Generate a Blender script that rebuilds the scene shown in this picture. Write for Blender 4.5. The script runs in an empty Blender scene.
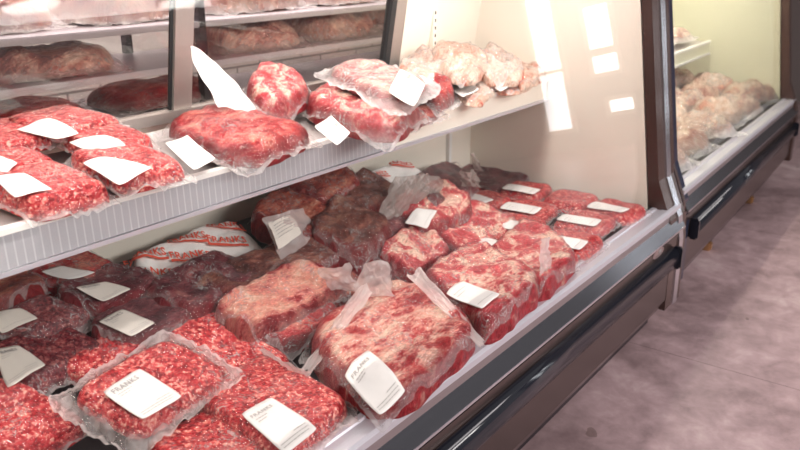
import bpy, bmesh, math, random
from mathutils import Vector, Matrix, noise
random.seed(7)
S = bpy.context.scene
C = S.collection
H = 1.6
F = 810.0
# ---------------------------------------------------------------- camera frame
ax = Vector((624, -279, F)).normalized()            # world X seen in camera axes (right, down, forward)
dn = Vector((0, F, 279)).normalized()
ay = (-dn).cross(ax)
az = -dn
def ray(px, py):
    c = Vector((px-400, py-225, F))
    return Vector((ax.dot(c), ay.dot(c), az.dot(c)))
CAM = Vector((0, 0, H))
def onZ(px, py, z):
    r = ray(px, py); return CAM + r*((z-H)/r.z)
def onY(px, py, y):
    r = ray(px, py); return CAM + r*(y/r.y)
def onX(px, py, x):
    r = ray(px, py); return CAM + r*(x/r.x)
def onP(px, py, p0, n):
    r = ray(px, py); return CAM + r*((p0-CAM).dot(n)/r.dot(n))
cd = bpy.data.cameras.new('camera'); cam = bpy.data.objects.new('camera', cd); C.objects.link(cam)
right = Vector((ax.x, ay.x, az.x)); down = Vector((ax.y, ay.y, az.y)); fwd = Vector((ax.z, ay.z, az.z))
m = Matrix((right, -down, -fwd)).transposed().to_4x4(); m.translation = CAM
cam.matrix_world = m
cd.sensor_width = 36; cd.lens = 36*F/800
cd.dof.use_dof = True; cd.dof.focus_distance = 2.15; cd.dof.aperture_fstop = 4.0
cd.clip_start = .02
S.camera = cam
S.view_settings.view_transform = 'Standard'; S.view_settings.look = 'None'
S.view_settings.gamma = 1; S.view_settings.exposure = 0.0
S.cycles.transparent_max_bounces = 32
S.cycles.max_bounces = 8

# ---------------------------------------------------------------- materials
class NT:
    def __init__(s, name):
        s.m = bpy.data.materials.new(name); s.m.use_nodes = True
        s.t = s.m.node_tree; s.t.nodes.clear()
        s.out = s.n('ShaderNodeOutputMaterial')
    def n(s, ty, **kw):
        x = s.t.nodes.new(ty)
        for k, v in kw.items():
            if hasattr(x, k) and k not in ('Scale',): setattr(x, k, v)
            else: x.inputs[k].default_value = v
        return x
    def l(s, a, b): s.t.links.new(a, b)
    def math(s, op, a, b=None, c=None, clamp=False):
        x = s.t.nodes.new('ShaderNodeMath'); x.operation = op; x.use_clamp = clamp
        for i, v in enumerate((a, b, c)):
            if v is None: continue
            if isinstance(v, (int, float)): x.inputs[i].default_value = v
            else: s.l(v, x.inputs[i])
        return x.outputs[0]
    def ramp(s, fac, stops, interp='LINEAR'):
        x = s.t.nodes.new('ShaderNodeValToRGB'); e = x.color_ramp.elements
        x.color_ramp.interpolation = interp
        while len(e) < len(stops): e.new(.5)
        for el, (p, c) in zip(e, stops):
            el.position = p; el.color = (*c, 1)
        s.l(fac, x.inputs[0]); return x.outputs[0]
    def mix(s, f, a, b):
        x = s.t.nodes.new('ShaderNodeMix'); x.data_type = 'RGBA'
        for i, v in ((0, f), (6, a), (7, b)):
            if isinstance(v, (int, float)): x.inputs[i].default_value = v
            elif isinstance(v, tuple): x.inputs[i].default_value = (*v, 1)
            else: s.l(v, x.inputs[i])
        return x.outputs[2]
    def coords(s, scale=(1, 1, 1), rand=True, rot=(0, 0, 0)):
        tc = s.n('ShaderNodeTexCoord'); mp = s.n('ShaderNodeMapping')
        s.l(tc.outputs['Object'], mp.inputs[0]); mp.inputs['Scale'].default_value = scale
        mp.inputs['Rotation'].default_value = rot
        if rand:
            oi = s.n('ShaderNodeObjectInfo'); mu = s.math('MULTIPLY', oi.outputs['Random'], 37.0)
            cx = s.n('ShaderNodeCombineXYZ')
            for i in range(3): s.l(mu, cx.inputs[i])
            s.l(cx.outputs[0], mp.inputs['Location'])
        return mp.outputs[0]
    def noise(s, vec, scale, detail=3, rough=.55, dist=0.0):
        x = s.n('ShaderNodeTexNoise'); s.l(vec, x.inputs['Vector'])
        x.inputs['Scale'].default_value = scale; x.inputs['Detail'].default_value = detail
        x.inputs['Roughness'].default_value = rough; x.inputs['Distortion'].default_value = dist
        return x.outputs[0]
    def voro(s, vec, scale, feat='F1', rnd=1.0):
        x = s.n('ShaderNodeTexVoronoi'); x.feature = feat; s.l(vec, x.inputs['Vector'])
        x.inputs['Scale'].default_value = scale; x.inputs['Randomness'].default_value = rnd
        return x
    def bump(s, h, strength, dist=.01):
        x = s.n('ShaderNodeBump'); x.inputs['Strength'].default_value = strength
        x.inputs['Distance'].default_value = dist; s.l(h, x.inputs['Height']); return x.outputs[0]
    def bsdf(s, col, rough=.5, metal=0.0, normal=None, coat=0.0, spec=None, emis=None):
        b = s.n('ShaderNodeBsdfPrincipled')
        if isinstance(col, tuple): b.inputs['Base Color'].default_value = (*col, 1)
        else: s.l(col, b.inputs['Base Color'])
        if isinstance(rough, (int, float)): b.inputs['Roughness'].default_value = rough
        else: s.l(rough, b.inputs['Roughness'])
        b.inputs['Metallic'].default_value = metal
        b.inputs['Coat Weight'].default_value = coat; b.inputs['Coat Roughness'].default_value = .08
        if spec is not None: b.inputs['Specular IOR Level'].default_value = spec
        if normal is not None: s.l(normal, b.inputs['Normal'])
        return b
    def done(s, sh): s.l(sh, s.out.inputs[0]); return s.m

def plain(name, col, rough=.5, metal=0.0, coat=0.0, nscale=30, namp=.06, bump=0.0):
    k = NT(name); v = k.coords(rand=False)
    nz = k.noise(v, nscale, 4)
    c = k.mix(nz, tuple(x*(1-namp) for x in col), tuple(min(1, x*(1+namp)) for x in col))
    nm = k.bump(nz, bump, .003) if bump else None
    return k.done(k.bsdf(c, rough, metal, nm, coat).outputs[0])
def emitter(name, col, st):
    k = NT(name); e = k.n('ShaderNodeEmission'); e.inputs[0].default_value = (*col, 1); e.inputs[1].default_value = st
    return k.done(e.outputs[0])
def m_glass(name, tint=(.97, .98, .975), r0=.04):
    k = NT(name); tr = k.n('ShaderNodeBsdfTransparent'); tr.inputs[0].default_value = (*tint, 1)
    gl = k.n('ShaderNodeBsdfGlossy'); gl.inputs['Roughness'].default_value = .015
    lw = k.n('ShaderNodeLayerWeight'); lw.inputs[0].default_value = .5
    f5 = k.math('POWER', lw.outputs['Facing'], 5.0)
    r = k.math('MULTIPLY_ADD', f5, 1-r0, r0)
    mx = k.n('ShaderNodeMixShader'); k.l(r, mx.inputs[0]); k.l(tr.outputs[0], mx.inputs[1]); k.l(gl.outputs[0], mx.inputs[2])
    return k.done(mx.outputs[0])

def m_ground(name, dark=0.0):
    k = NT(name); v = k.coords()
    warp = k.noise(v, 45, 2)
    va = k.n('ShaderNodeVectorMath'); va.operation = 'SCALE'
    sp = k.voro(v, 210); spd = sp.outputs['Distance']
    cmb = k.n('ShaderNodeCombineXYZ'); k.l(warp, cmb.inputs[0]); k.l(k.noise(v, 60, 2), cmb.inputs[1])
    k.l(cmb.outputs[0], va.inputs[0]); va.inputs['Scale'].default_value = .012
    ad = k.n('ShaderNodeVectorMath'); ad.operation = 'ADD'; k.l(v, ad.inputs[0]); k.l(va.outputs[0], ad.inputs[1])
    vo = k.voro(ad.outputs[0], 125); vd = vo.outputs['Distance']
    fine = k.noise(v, 170, 3, .6)
    patch = k.noise(v, 22, 3, .6)
    q = 1-dark
    rnd = k.n('ShaderNodeSeparateColor'); k.l(vo.outputs['Color'], rnd.inputs[0])
    h = k.math('MULTIPLY_ADD', patch, .5, k.math('MULTIPLY', rnd.outputs[0], .62))
    h = k.math('ADD', h, k.math('MULTIPLY', fine, .25))
    rn2 = k.n('ShaderNodeSeparateColor'); k.l(sp.outputs['Color'], rn2.inputs[0])
    h = k.math('ADD', k.math('MULTIPLY', h, .76), k.math('MULTIPLY', rn2.outputs[1], .30))
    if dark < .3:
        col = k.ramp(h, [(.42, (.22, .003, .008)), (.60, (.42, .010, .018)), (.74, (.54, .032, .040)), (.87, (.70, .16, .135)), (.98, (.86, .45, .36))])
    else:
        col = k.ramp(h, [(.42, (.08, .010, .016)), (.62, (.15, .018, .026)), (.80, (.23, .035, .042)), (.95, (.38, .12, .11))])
    gap = k.math('SMOOTH_MIN', k.math('MULTIPLY', vd, 1.4), 1.0, .2)
    col = k.mix(k.math('SUBTRACT', 1.0, k.math('MULTIPLY', gap, 1.0, clamp=True), clamp=True), (.70*q, .10*q, .10*q), col) if False else col
    nm = k.bump(k.math('SUBTRACT', fine, k.math('MULTIPLY', vd, 1.2)), .6, .004)
    return k.done(k.bsdf(col, .32, 0, nm, .05, .25).outputs[0])

def m_marble(name, stops, scale=14, stretch=(1, 2.2, 1), cover=0.0, bump=.75, side=-.12, seam=0.0, sidemix=.72):
    k = NT(name); v = k.coords(stretch)
    a = k.noise(v, scale*.6, 7, .66, .5)
    b = k.noise(v, scale*2.2, 4, .6, 1.0)
    ridge = k.math('ABSOLUTE', k.math('SUBTRACT', b, .5))
    vein = k.math('SUBTRACT', 1.0, k.math('MULTIPLY', ridge, 14.0), clamp=True)
    h = k.math('ADD', a, k.math('MULTIPLY', vein, .09))
    if seam:
        wv = k.n('ShaderNodeVectorMath'); wv.operation = 'ADD'; cb = k.n('ShaderNodeCombineXYZ')
        k.l(k.math('MULTIPLY', k.noise(v, 9, 3), .16), cb.inputs[0]); k.l(k.math('MULTIPLY', k.noise(v, 13, 3), .16), cb.inputs[1])
        k.l(v, wv.inputs[0]); k.l(cb.outputs[0], wv.inputs[1])
        vo = k.voro(wv.outputs[0], 8.5, 'DISTANCE_TO_EDGE'); th = k.math('MULTIPLY_ADD', k.noise(v, 6, 2), .5, -.13)
        sl = k.math('SUBTRACT', 1.0, k.math('DIVIDE', vo.outputs['Distance'], k.math('MAXIMUM', th, .02)), clamp=True)
        h = k.math('ADD', h, k.math('MULTIPLY', sl, seam))
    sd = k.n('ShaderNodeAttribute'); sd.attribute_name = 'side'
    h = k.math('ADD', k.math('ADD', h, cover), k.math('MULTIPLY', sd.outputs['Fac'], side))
    col = k.ramp(h, stops)
    red = k.noise(v, scale*.8, 3, .5, .6)
    fine = k.noise(v, scale*9, 3, .6)
    fib = k.noise(k.coords((stretch[0]*1.2, stretch[1]*4.5, 1)), scale*3.2, 4, .65, .3)
    val = k.math('MULTIPLY_ADD', fib, 2.6, -.34)
    hs = k.n('ShaderNodeHueSaturation'); k.l(col, hs.inputs['Color']); k.l(val, hs.inputs['Value']); col = hs.outputs[0]
    nm = k.bump(k.math('ADD', k.math('ADD', h, k.math('MULTIPLY', fib, .7)), k.math('MULTIPLY', fine, .25)), bump, .012)
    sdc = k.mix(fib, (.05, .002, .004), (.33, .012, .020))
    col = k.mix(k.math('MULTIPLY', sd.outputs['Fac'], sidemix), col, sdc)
    return k.done(k.bsdf(col, .3, 0, nm, .05, .25).outputs[0])

R1, R2, R3, F1, F2 = (.17, .003, .008), (.38, .009, .018), (.54, .045, .050), (.76, .30, .22), (.90, .64, .50)
M = {}
M['ground'] = m_ground('ground_beef_red')
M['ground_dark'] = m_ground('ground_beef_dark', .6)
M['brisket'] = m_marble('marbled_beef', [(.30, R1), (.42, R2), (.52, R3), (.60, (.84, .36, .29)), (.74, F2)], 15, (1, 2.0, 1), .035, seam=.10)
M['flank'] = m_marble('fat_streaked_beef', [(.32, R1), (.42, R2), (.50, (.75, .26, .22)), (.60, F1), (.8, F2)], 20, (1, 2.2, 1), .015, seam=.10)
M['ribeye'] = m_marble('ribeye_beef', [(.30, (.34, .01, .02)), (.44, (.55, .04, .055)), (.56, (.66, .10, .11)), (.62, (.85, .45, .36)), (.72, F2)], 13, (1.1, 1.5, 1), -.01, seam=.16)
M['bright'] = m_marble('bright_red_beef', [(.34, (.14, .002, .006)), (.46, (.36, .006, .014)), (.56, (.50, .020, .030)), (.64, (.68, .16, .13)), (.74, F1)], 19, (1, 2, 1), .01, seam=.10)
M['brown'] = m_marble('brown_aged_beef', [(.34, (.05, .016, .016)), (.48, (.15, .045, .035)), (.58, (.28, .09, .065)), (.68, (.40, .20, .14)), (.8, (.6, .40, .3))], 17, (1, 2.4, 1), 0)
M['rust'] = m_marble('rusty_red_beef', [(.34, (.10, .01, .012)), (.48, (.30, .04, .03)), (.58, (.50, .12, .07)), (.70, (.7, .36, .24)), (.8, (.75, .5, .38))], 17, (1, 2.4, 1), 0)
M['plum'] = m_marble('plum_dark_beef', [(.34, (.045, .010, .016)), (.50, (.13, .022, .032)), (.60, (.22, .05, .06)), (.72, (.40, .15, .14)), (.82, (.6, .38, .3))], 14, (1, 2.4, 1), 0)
M['poultry'] = m_marble('pale_poultry', [(.34, (.46, .05, .04)), (.44, (.66, .27, .19)), (.54, (.76, .52, .41)), (.66, (.82, .67, .57)), (.8, (.90, .82, .72))], 14, (1, 1.6, 1), .03, sidemix=0.0, side=0.0)
M['sausage'] = m_marble('pale_brown_meat', [(.34, (.32, .12, .10)), (.46, (.55, .28, .22)), (.56, (.72, .50, .40)), (.7, (.86, .74, .60)), (.8, (.92, .86, .76))], 20, (1, 1.6, 1), 0.02, sidemix=0.0, side=0.0)
M['bulk'] = m_marble('wrapped_brown_beef', [(.34, (.10, .02, .02)), (.45, (.32, .08, .07)), (.53, (.55, .22, .17)), (.62, (.78, .50, .40)), (.8, (.85, .72, .62))], 9, (1, 2.2, 1), 0, sidemix=0.0, side=0.0)

def m_film(name, white=.0, edge=.42, tint=(.97, .95, .95), dif=(.92, .88, .87), wr=26, wst=.8, glint=.5):
    """clear vacuum film: see-through, glossy, whiter where two layers meet (attribute fold)"""
    k = NT(name); v = k.coords()
    at = k.n('ShaderNodeAttribute'); at.attribute_name = 'fold'
    n1 = k.noise(v, wr, 3, .55, 1.5)
    n2 = k.noise(v, wr*3.0, 2, .5, 2.0)
    r1 = k.math('POWER', k.math('SUBTRACT', 1.0, k.math('ABSOLUTE', k.math('MULTIPLY_ADD', n1, 2.0, -1.0)), clamp=True), 9.0)
    hgt = k.math('ADD', k.math('MULTIPLY', r1, .5), k.math('MULTIPLY', n2, .22))
    nm = k.bump(hgt, wst, .009)
    tr = k.n('ShaderNodeBsdfTransparent'); tr.inputs[0].default_value = (*tint, 1)
    df = k.n('ShaderNodeBsdfDiffuse'); df.inputs[0].default_value = (*dif, 1); k.l(nm, df.inputs['Normal'])
    tl = k.n('ShaderNodeBsdfTranslucent'); tl.inputs[0].default_value = (*dif, 1)
    m0 = k.n('ShaderNodeMixShader'); m0.inputs[0].default_value = .4; k.l(df.outputs[0], m0.inputs[1]); k.l(tl.outputs[0], m0.inputs[2])
    wf = k.math('MULTIPLY_ADD', at.outputs['Fac'], edge, white)
    glint_mask = k.math('MULTIPLY', k.math('SUBTRACT', k.noise(v, 9, 2, .5), .44), 7.0, clamp=True)
    wf = k.math('ADD', wf, k.math('MULTIPLY', k.math('MULTIPLY', k.math('POWER', r1, 3.0), glint), glint_mask), clamp=True)  # patchy white lines along the wrinkles, highlights painted into the film colour
    m1 = k.n('ShaderNodeMixShader'); k.l(wf, m1.inputs[0]); k.l(tr.outputs[0], m1.inputs[1]); k.l(m0.outputs[0], m1.inputs[2])
    gl = k.n('ShaderNodeBsdfGlossy'); gl.inputs['Roughness'].default_value = .07; k.l(nm, gl.inputs['Normal'])
    lw = k.n('ShaderNodeLayerWeight'); lw.inputs[0].default_value = .5; k.l(nm, lw.inputs['Normal'])
    fr = k.math('MULTIPLY_ADD', k.math('POWER', lw.outputs['Facing'], 5.0), .25, .028)
    m2 = k.n('ShaderNodeMixShader'); k.l(fr, m2.inputs[0]); k.l(m1.outputs[0], m2.inputs[1]); k.l(gl.outputs[0], m2.inputs[2])
    return k.done(m2.outputs[0])
M['film'] = m_film('clear_vacuum_film')
M['film_hero'] = m_film('pink_white_film', .015, .62, dif=(.93, .82, .80))
M['film_heavy'] = m_film('cloudy_vacuum_film', .05, .5, wr=18, wst=1.0)
M['film_pale'] = m_film('pale_frosted_film', .22, .5, wr=16)
M['flap'] = m_film('folded_film', .34, .25, dif=(.86, .76, .74), wr=7, wst=.35, glint=.25)
M['greybag'] = m_film('grey_shaded_film', .34, .3, dif=(.62, .54, .50), wr=7, wst=.5, glint=.3)

def m_paper(name, col=(.90, .87, .84)):
    k = NT(name); v = k.coords()
    n1 = k.noise(v, 9, 4, .6, .8)
    c = k.mix(n1, tuple(x*.94 for x in col), col)
    return k.done(k.bsdf(c, .6, 0, k.bump(n1, .35, .01)).outputs[0])
M['paper'] = m_paper('butcher_paper')
M['label'] = plain('label_paper', (.74, .71, .69), .55, nscale=60, namp=.03)
M['label_old'] = plain('label_paper_dull', (.70, .64, .58), .55, nscale=60, namp=.03)
M['ink'] = plain('grey_ink', (.25, .22, .22), .6)
M['faint_ink'] = plain('faint_grey_ink', (.38, .35, .34), .6)
M['red_ink'] = plain('red_print', (.72, .10, .06), .6)
M['barcode'] = plain('black_ink', (.05, .05, .05), .6)

def m_metal(name, col, rough=.25, metal=1.0, stretch=(.6, 40, 40)):
    k = NT(name); v = k.coords(stretch, rand=False)
    n1 = k.noise(v, 8, 3, .6)
    c = k.mix(n1, tuple(x*.9 for x in col), tuple(min(1, x*1.08) for x in col))
    r = k.math('MULTIPLY_ADD', n1, .12, rough-.05)
    return k.done(k.bsdf(c, r, metal).outputs[0])
M['alu'] = m_metal('brushed_aluminium', (.66, .64, .70), .38, .55)
M['alu_dull'] = m_metal('satin_steel', (.10, .10, .115), .18, .7)
M['band'] = m_metal('grey_brown_steel', (.30, .25, .26), .3, .6)
M['steel_dark'] = m_metal('dark_steel', (.05, .045, .055), .2, .8)
M['panel'] = m_metal('bronze_steel_panel', (.105, .072, .068), .22, .7)
M['chrome'] = m_metal('bright_chrome', (.80, .82, .88), .2)
M['bumper'] = m_metal('black_gloss_bumper', (.012, .013, .02), .10, .0)
M['brown_trim'] = m_metal('brown_trim', (.075, .042, .036), .2, .2)
M['blue_steel'] = m_metal('blue_grey_steel', (.34, .42, .62), .2)
M['navy'] = m_metal('dark_navy_gloss', (.02, .025, .05), .12, .0)
M['pinkalu'] = m_metal('rosy_aluminium', (.60, .48, .49), .3)
M['blackgasket'] = plain('black_rubber', (.02, .02, .022), .5)
M['cream'] = plain('cream_enamel', (.90, .82, .72), .38, nscale=4, namp=.03, coat=.3)
M['cream2'] = plain('cream_yellow_enamel', (.80, .78, .60), .4, nscale=4, namp=.03, coat=.2)
M['white'] = plain('white_enamel', (.86, .83, .80), .35, nscale=8, namp=.03)
M['doorframe'] = m_metal('beige_aluminium', (.46, .41, .38), .35, .6, (40, 40, .6))
M['glass'] = m_glass('clear_glass', r0=.014)
M['glass_back'] = m_glass('door_glass', (.80, .77, .75), .05)
M['brass'] = m_metal('brass_foot', (.75, .48, .25), .35)
M['redtray'] = plain('red_plastic', (.50, .01, .02), .3)
M['blue'] = plain('blue_plastic', (.10, .12, .5), .4)

def m_strip():
    k = NT('ribbed_price_channel'); v = k.coords(rand=False)
    sx = k.n('ShaderNodeSeparateXYZ'); k.l(v, sx.inputs[0])
    w = k.math('FRACT', k.math('MULTIPLY', sx.outputs[0], 1/.0195))
    d = k.math('ABSOLUTE', k.math('SUBTRACT', w, .5))
    line = k.math('LESS_THAN', d, .09)
    n1 = k.noise(v, 30, 2)
    line = k.math('MULTIPLY', line, k.math('MULTIPLY_ADD', n1, .8, .25))
    c = k.mix(line, (.47, .47, .50), (.66, .66, .69))
    return k.done(k.bsdf(c, .25, .1, None, .5).outputs[0])
M['strip'] = m_strip()

def m_floor():
    k = NT('pink_concrete_floor'); v = k.coords(rand=False)
    a = k.noise(v, 1.3, 6, .6, .4); b = k.noise(v, 9, 5, .65, .3); c_ = k.noise(v, 60, 3)
    h = k.math('ADD', k.math('MULTIPLY', a, .65), k.math('MULTIPLY', b, .35))
    col = k.ramp(h, [(.34, (.15, .095, .10)), (.46, (.27, .185, .19)), (.55, (.39, .27, .28)), (.66, (.54, .42, .42))])
    sx = k.n('ShaderNodeSeparateXYZ'); k.l(v, sx.inputs[0])
    def seam(o, off, per):
        w = k.math('FRACT', k.math('DIVIDE', k.math('ADD', o, -off+per*20+per*.5), per))
        return k.math('LESS_THAN', k.math('ABSOLUTE', k.math('SUBTRACT', w, .5)), .0028/per)
    s1 = seam(sx.outputs[0], 3.09, 1.83); s2 = seam(sx.outputs[1], -.62, 1.83)
    s = k.math('MAXIMUM', s1, s2)
    col = k.mix(k.math('MULTIPLY', s, .55), col, (.10, .06, .065))
    spot = k.math('GREATER_THAN', k.noise(v, 7, 2, .5), .735)
    col = k.mix(k.math('MULTIPLY', spot, .5), col, (.10, .06, .05))
    r = k.math('MULTIPLY_ADD', b, .25, .30)
    return k.done(k.bsdf(col, r, 0, k.bump(c_, .1, .003)).outputs[0])
M['floor'] = m_floor()
def m_tile():
    k = NT('white_wall_tiles'); v = k.coords(rand=False, rot=(math.radians(90), 0, 0))
    b = k.n('ShaderNodeTexBrick'); k.l(v, b.inputs['Vector'])
    b.inputs['Color1'].default_value = (.60, .55, .53, 1); b.inputs['Color2'].default_value = (.52, .47, .46, 1)
    b.inputs['Mortar'].default_value = (.22, .19, .19, 1); b.inputs['Scale'].default_value = 1
    b.inputs['Mortar Size'].default_value = .006; b.inputs['Brick Width'].default_value = .34; b.inputs['Row Height'].default_value = .14
    return k.done(k.bsdf(b.outputs[0], .3).outputs[0])
M['tile'] = m_tile()
M['wall'] = plain('pale_wall_paint', (.62, .57, .52), .8)
M['tray'] = plain('grey_tray_metal', (.42, .38, .37), .4)
M['wall_dim'] = plain('dark_wall_paint', (.16, .13, .125), .8)
M['ceil'] = plain('ceiling_paint', (.7, .68, .66), .9)

# ---------------------------------------------------------------- object helpers
def link(name, me, mat, parent=None):
    o = bpy.data.objects.new(name, me); C.objects.link(o)
    if mat is not None:
        me.materials.append(mat)
    if parent is not None: o.parent = parent
    return o
def root(name, label, cat, loc=(0, 0, 0), group=None):
    o = bpy.data.objects.new(name, None); o.empty_display_size = .05; C.objects.link(o); o.location = loc
    o['label'] = label; o['category'] = cat
    if group: o['group'] = group
    return o
def mesh(name, vs, fs, smooth=False):
    me = bpy.data.meshes.new(name); me.from_pydata([tuple(v) for v in vs], [], fs); me.update()
    if smooth: me.polygons.foreach_set('use_smooth', [True]*len(me.polygons))
    return me
def box_bm(bm, x0, x1, y0, y1, z0, z1):
    vs = [bm.verts.new(p) for p in ((x0,y0,z0),(x1,y0,z0),(x1,y1,z0),(x0,y1,z0),(x0,y0,z1),(x1,y0,z1),(x1,y1,z1),(x0,y1,z1))]
    for f in ((0,3,2,1),(4,5,6,7),(0,1,5,4),(1,2,6,5),(2,3,7,6),(3,0,4,7)): bm.faces.new([vs[i] for i in f])
def boxes(name, bs, mat, parent=None, bev=0.0):
    bm = bmesh.new()
    for b in bs: box_bm(bm, *b)
    if bev: bmesh.ops.bevel(bm, geom=bm.edges[:], offset=bev, segments=2, affect='EDGES', clamp_overlap=True)
    me = bpy.data.meshes.new(name); bm.to_mesh(me); bm.free()
    return link(name, me, mat, parent)
def extrude_x(name, prof, x0, x1, mat, parent=None, smooth=False, seg=1):
    """closed profile [(y,z)...] run along X"""
    n = len(prof); vs = []; fs = []
    for i in range(seg+1):
        x = x0+(x1-x0)*i/seg
        vs += [(x, y, z) for y, z in prof]
    for i in range(seg):
        for j in range(n):
            a = i*n+j; b = i*n+(j+1) % n
            fs.append((a, b, b+n, a+n))
    fs.append(tuple(range(n-1, -1, -1))); fs.append(tuple(seg*n+j for j in range(n)))
    me = mesh(name, vs, fs)
    bm = bmesh.new(); bm.from_mesh(me); bmesh.ops.recalc_face_normals(bm, faces=bm.faces[:]); bm.to_mesh(me); bm.free()
    if smooth:
        me.polygons.foreach_set('use_smooth', [len(p.vertices) == 4 for p in me.polygons])
    return link(name, me, mat, parent)
def strip_prof(pts, th):
    """thin band following (y,z) points, thickness th inward (towards +Y)"""
    out = list(pts); back = []
    for (y, z) in reversed(pts): back.append((y+th, z))
    return out+back

# ---------------------------------------------------------------- meat packs
def nz(x, y, z=0.0): return noise.noise(Vector((x, y, z)))
def sm(a, b, x):
    t = max(0.0, min(1.0, (x-a)/(b-a))); return t*t*(3-2*t)

class Pack:
    """A vacuum pack: meat slab inside a bag. Quads are corners (near, right, far, left) as laid on the shelf."""
    def __init__(s, name, label, cat, group, quad, z, h, kind, film='film', inset=(.80, .74), off=(0, 0), p=4.0, q=6.0,
                 slope=(0, 0), lump=.12, outline=.05, res=44, zq=None, label_q=None, text=True, seed=None, bag=True, labmat='label', rip=.006,
                 labtall=None):
        s.seed = random.uniform(0, 100) if seed is None else seed
        s.h = h
        cx = sum(a for a, b in quad)/4; cy = sum(b for a, b in quad)/4
        zq = z+h*.45 if zq is None else zq
        p0 = onZ(cx, cy, zq)
        s.slope = slope
        n = Vector((-slope[0], -slope[1], 1))
        w = [onP(a, b, p0, n) for a, b in quad]
        c = sum(w, Vector())/4
        s.c = Vector((c.x, c.y, z))
        s.U = ((w[1]-w[0])+(w[2]-w[3]))/4; s.V = ((w[3]-w[0])+(w[2]-w[1]))/4
        s.U.z = s.V.z = 0
        det = s.U.x*s.V.y-s.U.y*s.V.x
        s.inv = (s.V.y/det, -s.V.x/det, -s.U.y/det, s.U.x/det)
        s.inset = inset; s.off = off; s.p = p; s.q = q; s.lump = lump; s.outline = outline; s.rip = rip
        s.has_bag = bag; s.thick = min(s.U.length*inset[0], s.V.length*inset[1])
        s.root = root(name, label, cat, s.c, group)
        s.meat(kind, res); 
        if bag: s.film(M[film], res)
        if label_q: s.label(label_q, text, M[labmat])
    def uv(s, x, y):
        a, b, c, d = s.inv; return a*x+b*y, c*x+d*y
    def xy(s, u, v):
        return s.U.x*u+s.V.x*v, s.U.y*u+s.V.y*v
    def dd(s, u, v):
        a = (u-s.off[0])/s.inset[0]; b = (v-s.off[1])/s.inset[1]
        an = math.atan2(b, a)
        k = 1+s.outline*(nz(math.cos(an)*1.3, math.sin(an)*1.3, s.seed)+.5*nz(math.cos(an)*4, math.sin(an)*4, s.seed+9))
        return (abs(a)**s.p+abs(b)**s.p)**(1/s.p)/k
    def plane(s, x, y): return s.slope[0]*x+s.slope[1]*y
    def lumpz(s, x, y):
        sd = s.seed
        return s.h*s.lump*(1.6*nz(x*11, y*11, sd)+.8*nz(x*28, y*28, sd+4)+.35*nz(x*70, y*70, sd+8))
    def top(s, x, y, d):
        e = max(0.0, 1-d**s.q)**.5
        return e*(s.h+s.lumpz(x, y))
    def meat(s, kind, res):
        n = res; vs = []; idx = {}; side = []
        # concentric square grid mapped onto the superellipse, top then bottom
        def pt(a, b):
            # a,b in [-1,1]^2 -> scale so that max-norm ring lands on d level set
            r = max(abs(a), abs(b))
            if r < 1e-6: return s.off[0], s.off[1], 0.0
            u0 = a*s.inset[0]; v0 = b*s.inset[1]
            d = s.dd(u0+s.off[0], v0+s.off[1])
            k = (1-(1-r)**1.9)/d
            return u0*k+s.off[0], v0*k+s.off[1], 1-(1-r)**1.9
        def grid(sign):
            g = []
            for i in range(n+1):
                row = []
                for j in range(n+1):
                    a = -1+2*i/n; b = -1+2*j/n
                    rim = i in (0, n) or j in (0, n)
                    if rim and (i, j) in idx: row.append(idx[(i, j)]); continue
                    u, v, d = pt(a, b); x, y = s.xy(u, v)
                    if sign > 0: z = s.top(x, y, min(d, 1.0))*.82+s.h*.22
                    else: z = s.h*.22-.22*s.h*max(0, 1-d**4)**.5
                    if rim: z = s.h*.22; 
                    vs.append((x, y, z+s.plane(x, y))); k = len(vs)-1
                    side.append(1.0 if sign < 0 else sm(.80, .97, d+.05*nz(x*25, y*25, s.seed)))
                    if rim: idx[(i, j)] = k
                    row.append(k)
                g.append(row)
            return g
        fs = []
        for sign in (1, -1):
            g = grid(sign)
            for i in range(n):
                for j in range(n):
                    f = (g[i][j], g[i+1][j], g[i+1][j+1], g[i][j+1])
                    fs.append(f if sign > 0 else f[::-1])
        me = mesh('meat', vs, fs, True)
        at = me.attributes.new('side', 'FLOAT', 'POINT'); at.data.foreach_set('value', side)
        # make the walls of the slab upright where the superellipse is steep
        link('meat', me, M[kind], s.root)
    def surf(s, x, y):
        """height of the film (local)"""
        u, v = s.uv(x, y); d = s.dd(u, v)
        mz = s.top(x, y, min(d, 1.0))*.82+s.h*.22 if d < 1 else 0
        if not s.has_bag: return mz+s.plane(x, y)
        tent = s.h*.55*(1-sm(.92, 1.22, d))+s.h*.0
        marg = s.rip*(.9+1.3*nz(x*30, y*30, s.seed+3)+.9*nz(x*75, y*75, s.seed+5))+.004
        an = math.atan2(v, u)
        puck = s.rip*.9*sm(.95, 1.1, d)*nz(an*7, d*1.2, s.seed+2)
        edge = max(abs(u), abs(v))
        curl = .035*sm(.85, 1.05, edge)*max(0, nz(u*1.1+3, v*1.1, s.seed+7))
        z = max(mz+.0022, tent, 0)+marg*sm(.9, 1.08, d)+puck+curl
        return z+s.plane(x, y)
    def film(s, mat, res):
        n = int(res*1.25); vs = []; fold = []
        for i in range(n+1):
            for j in range(n+1):
                u = -1+2*i/n; v = -1+2*j/n
                wob = .035
                uu = u*(1+wob*nz(v*2.2, 1.5, s.seed+11)); vv = v*(1+wob*nz(u*2.2, 7.5, s.seed+13))
                r = .06*(abs(u)*abs(v))**6
                uu *= 1-r; vv *= 1-r
                x, y = s.xy(uu, vv)
                vs.append((x, y, s.surf(x, y)))
                d = s.dd(uu, vv)
                f = sm(.97, 1.12, d)*(.55+.5*nz(x*24, y*24, s.seed+6))
                if max(abs(u), abs(v)) > .95: f += .45
                fold.append(max(0, min(1, f)))
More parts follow.
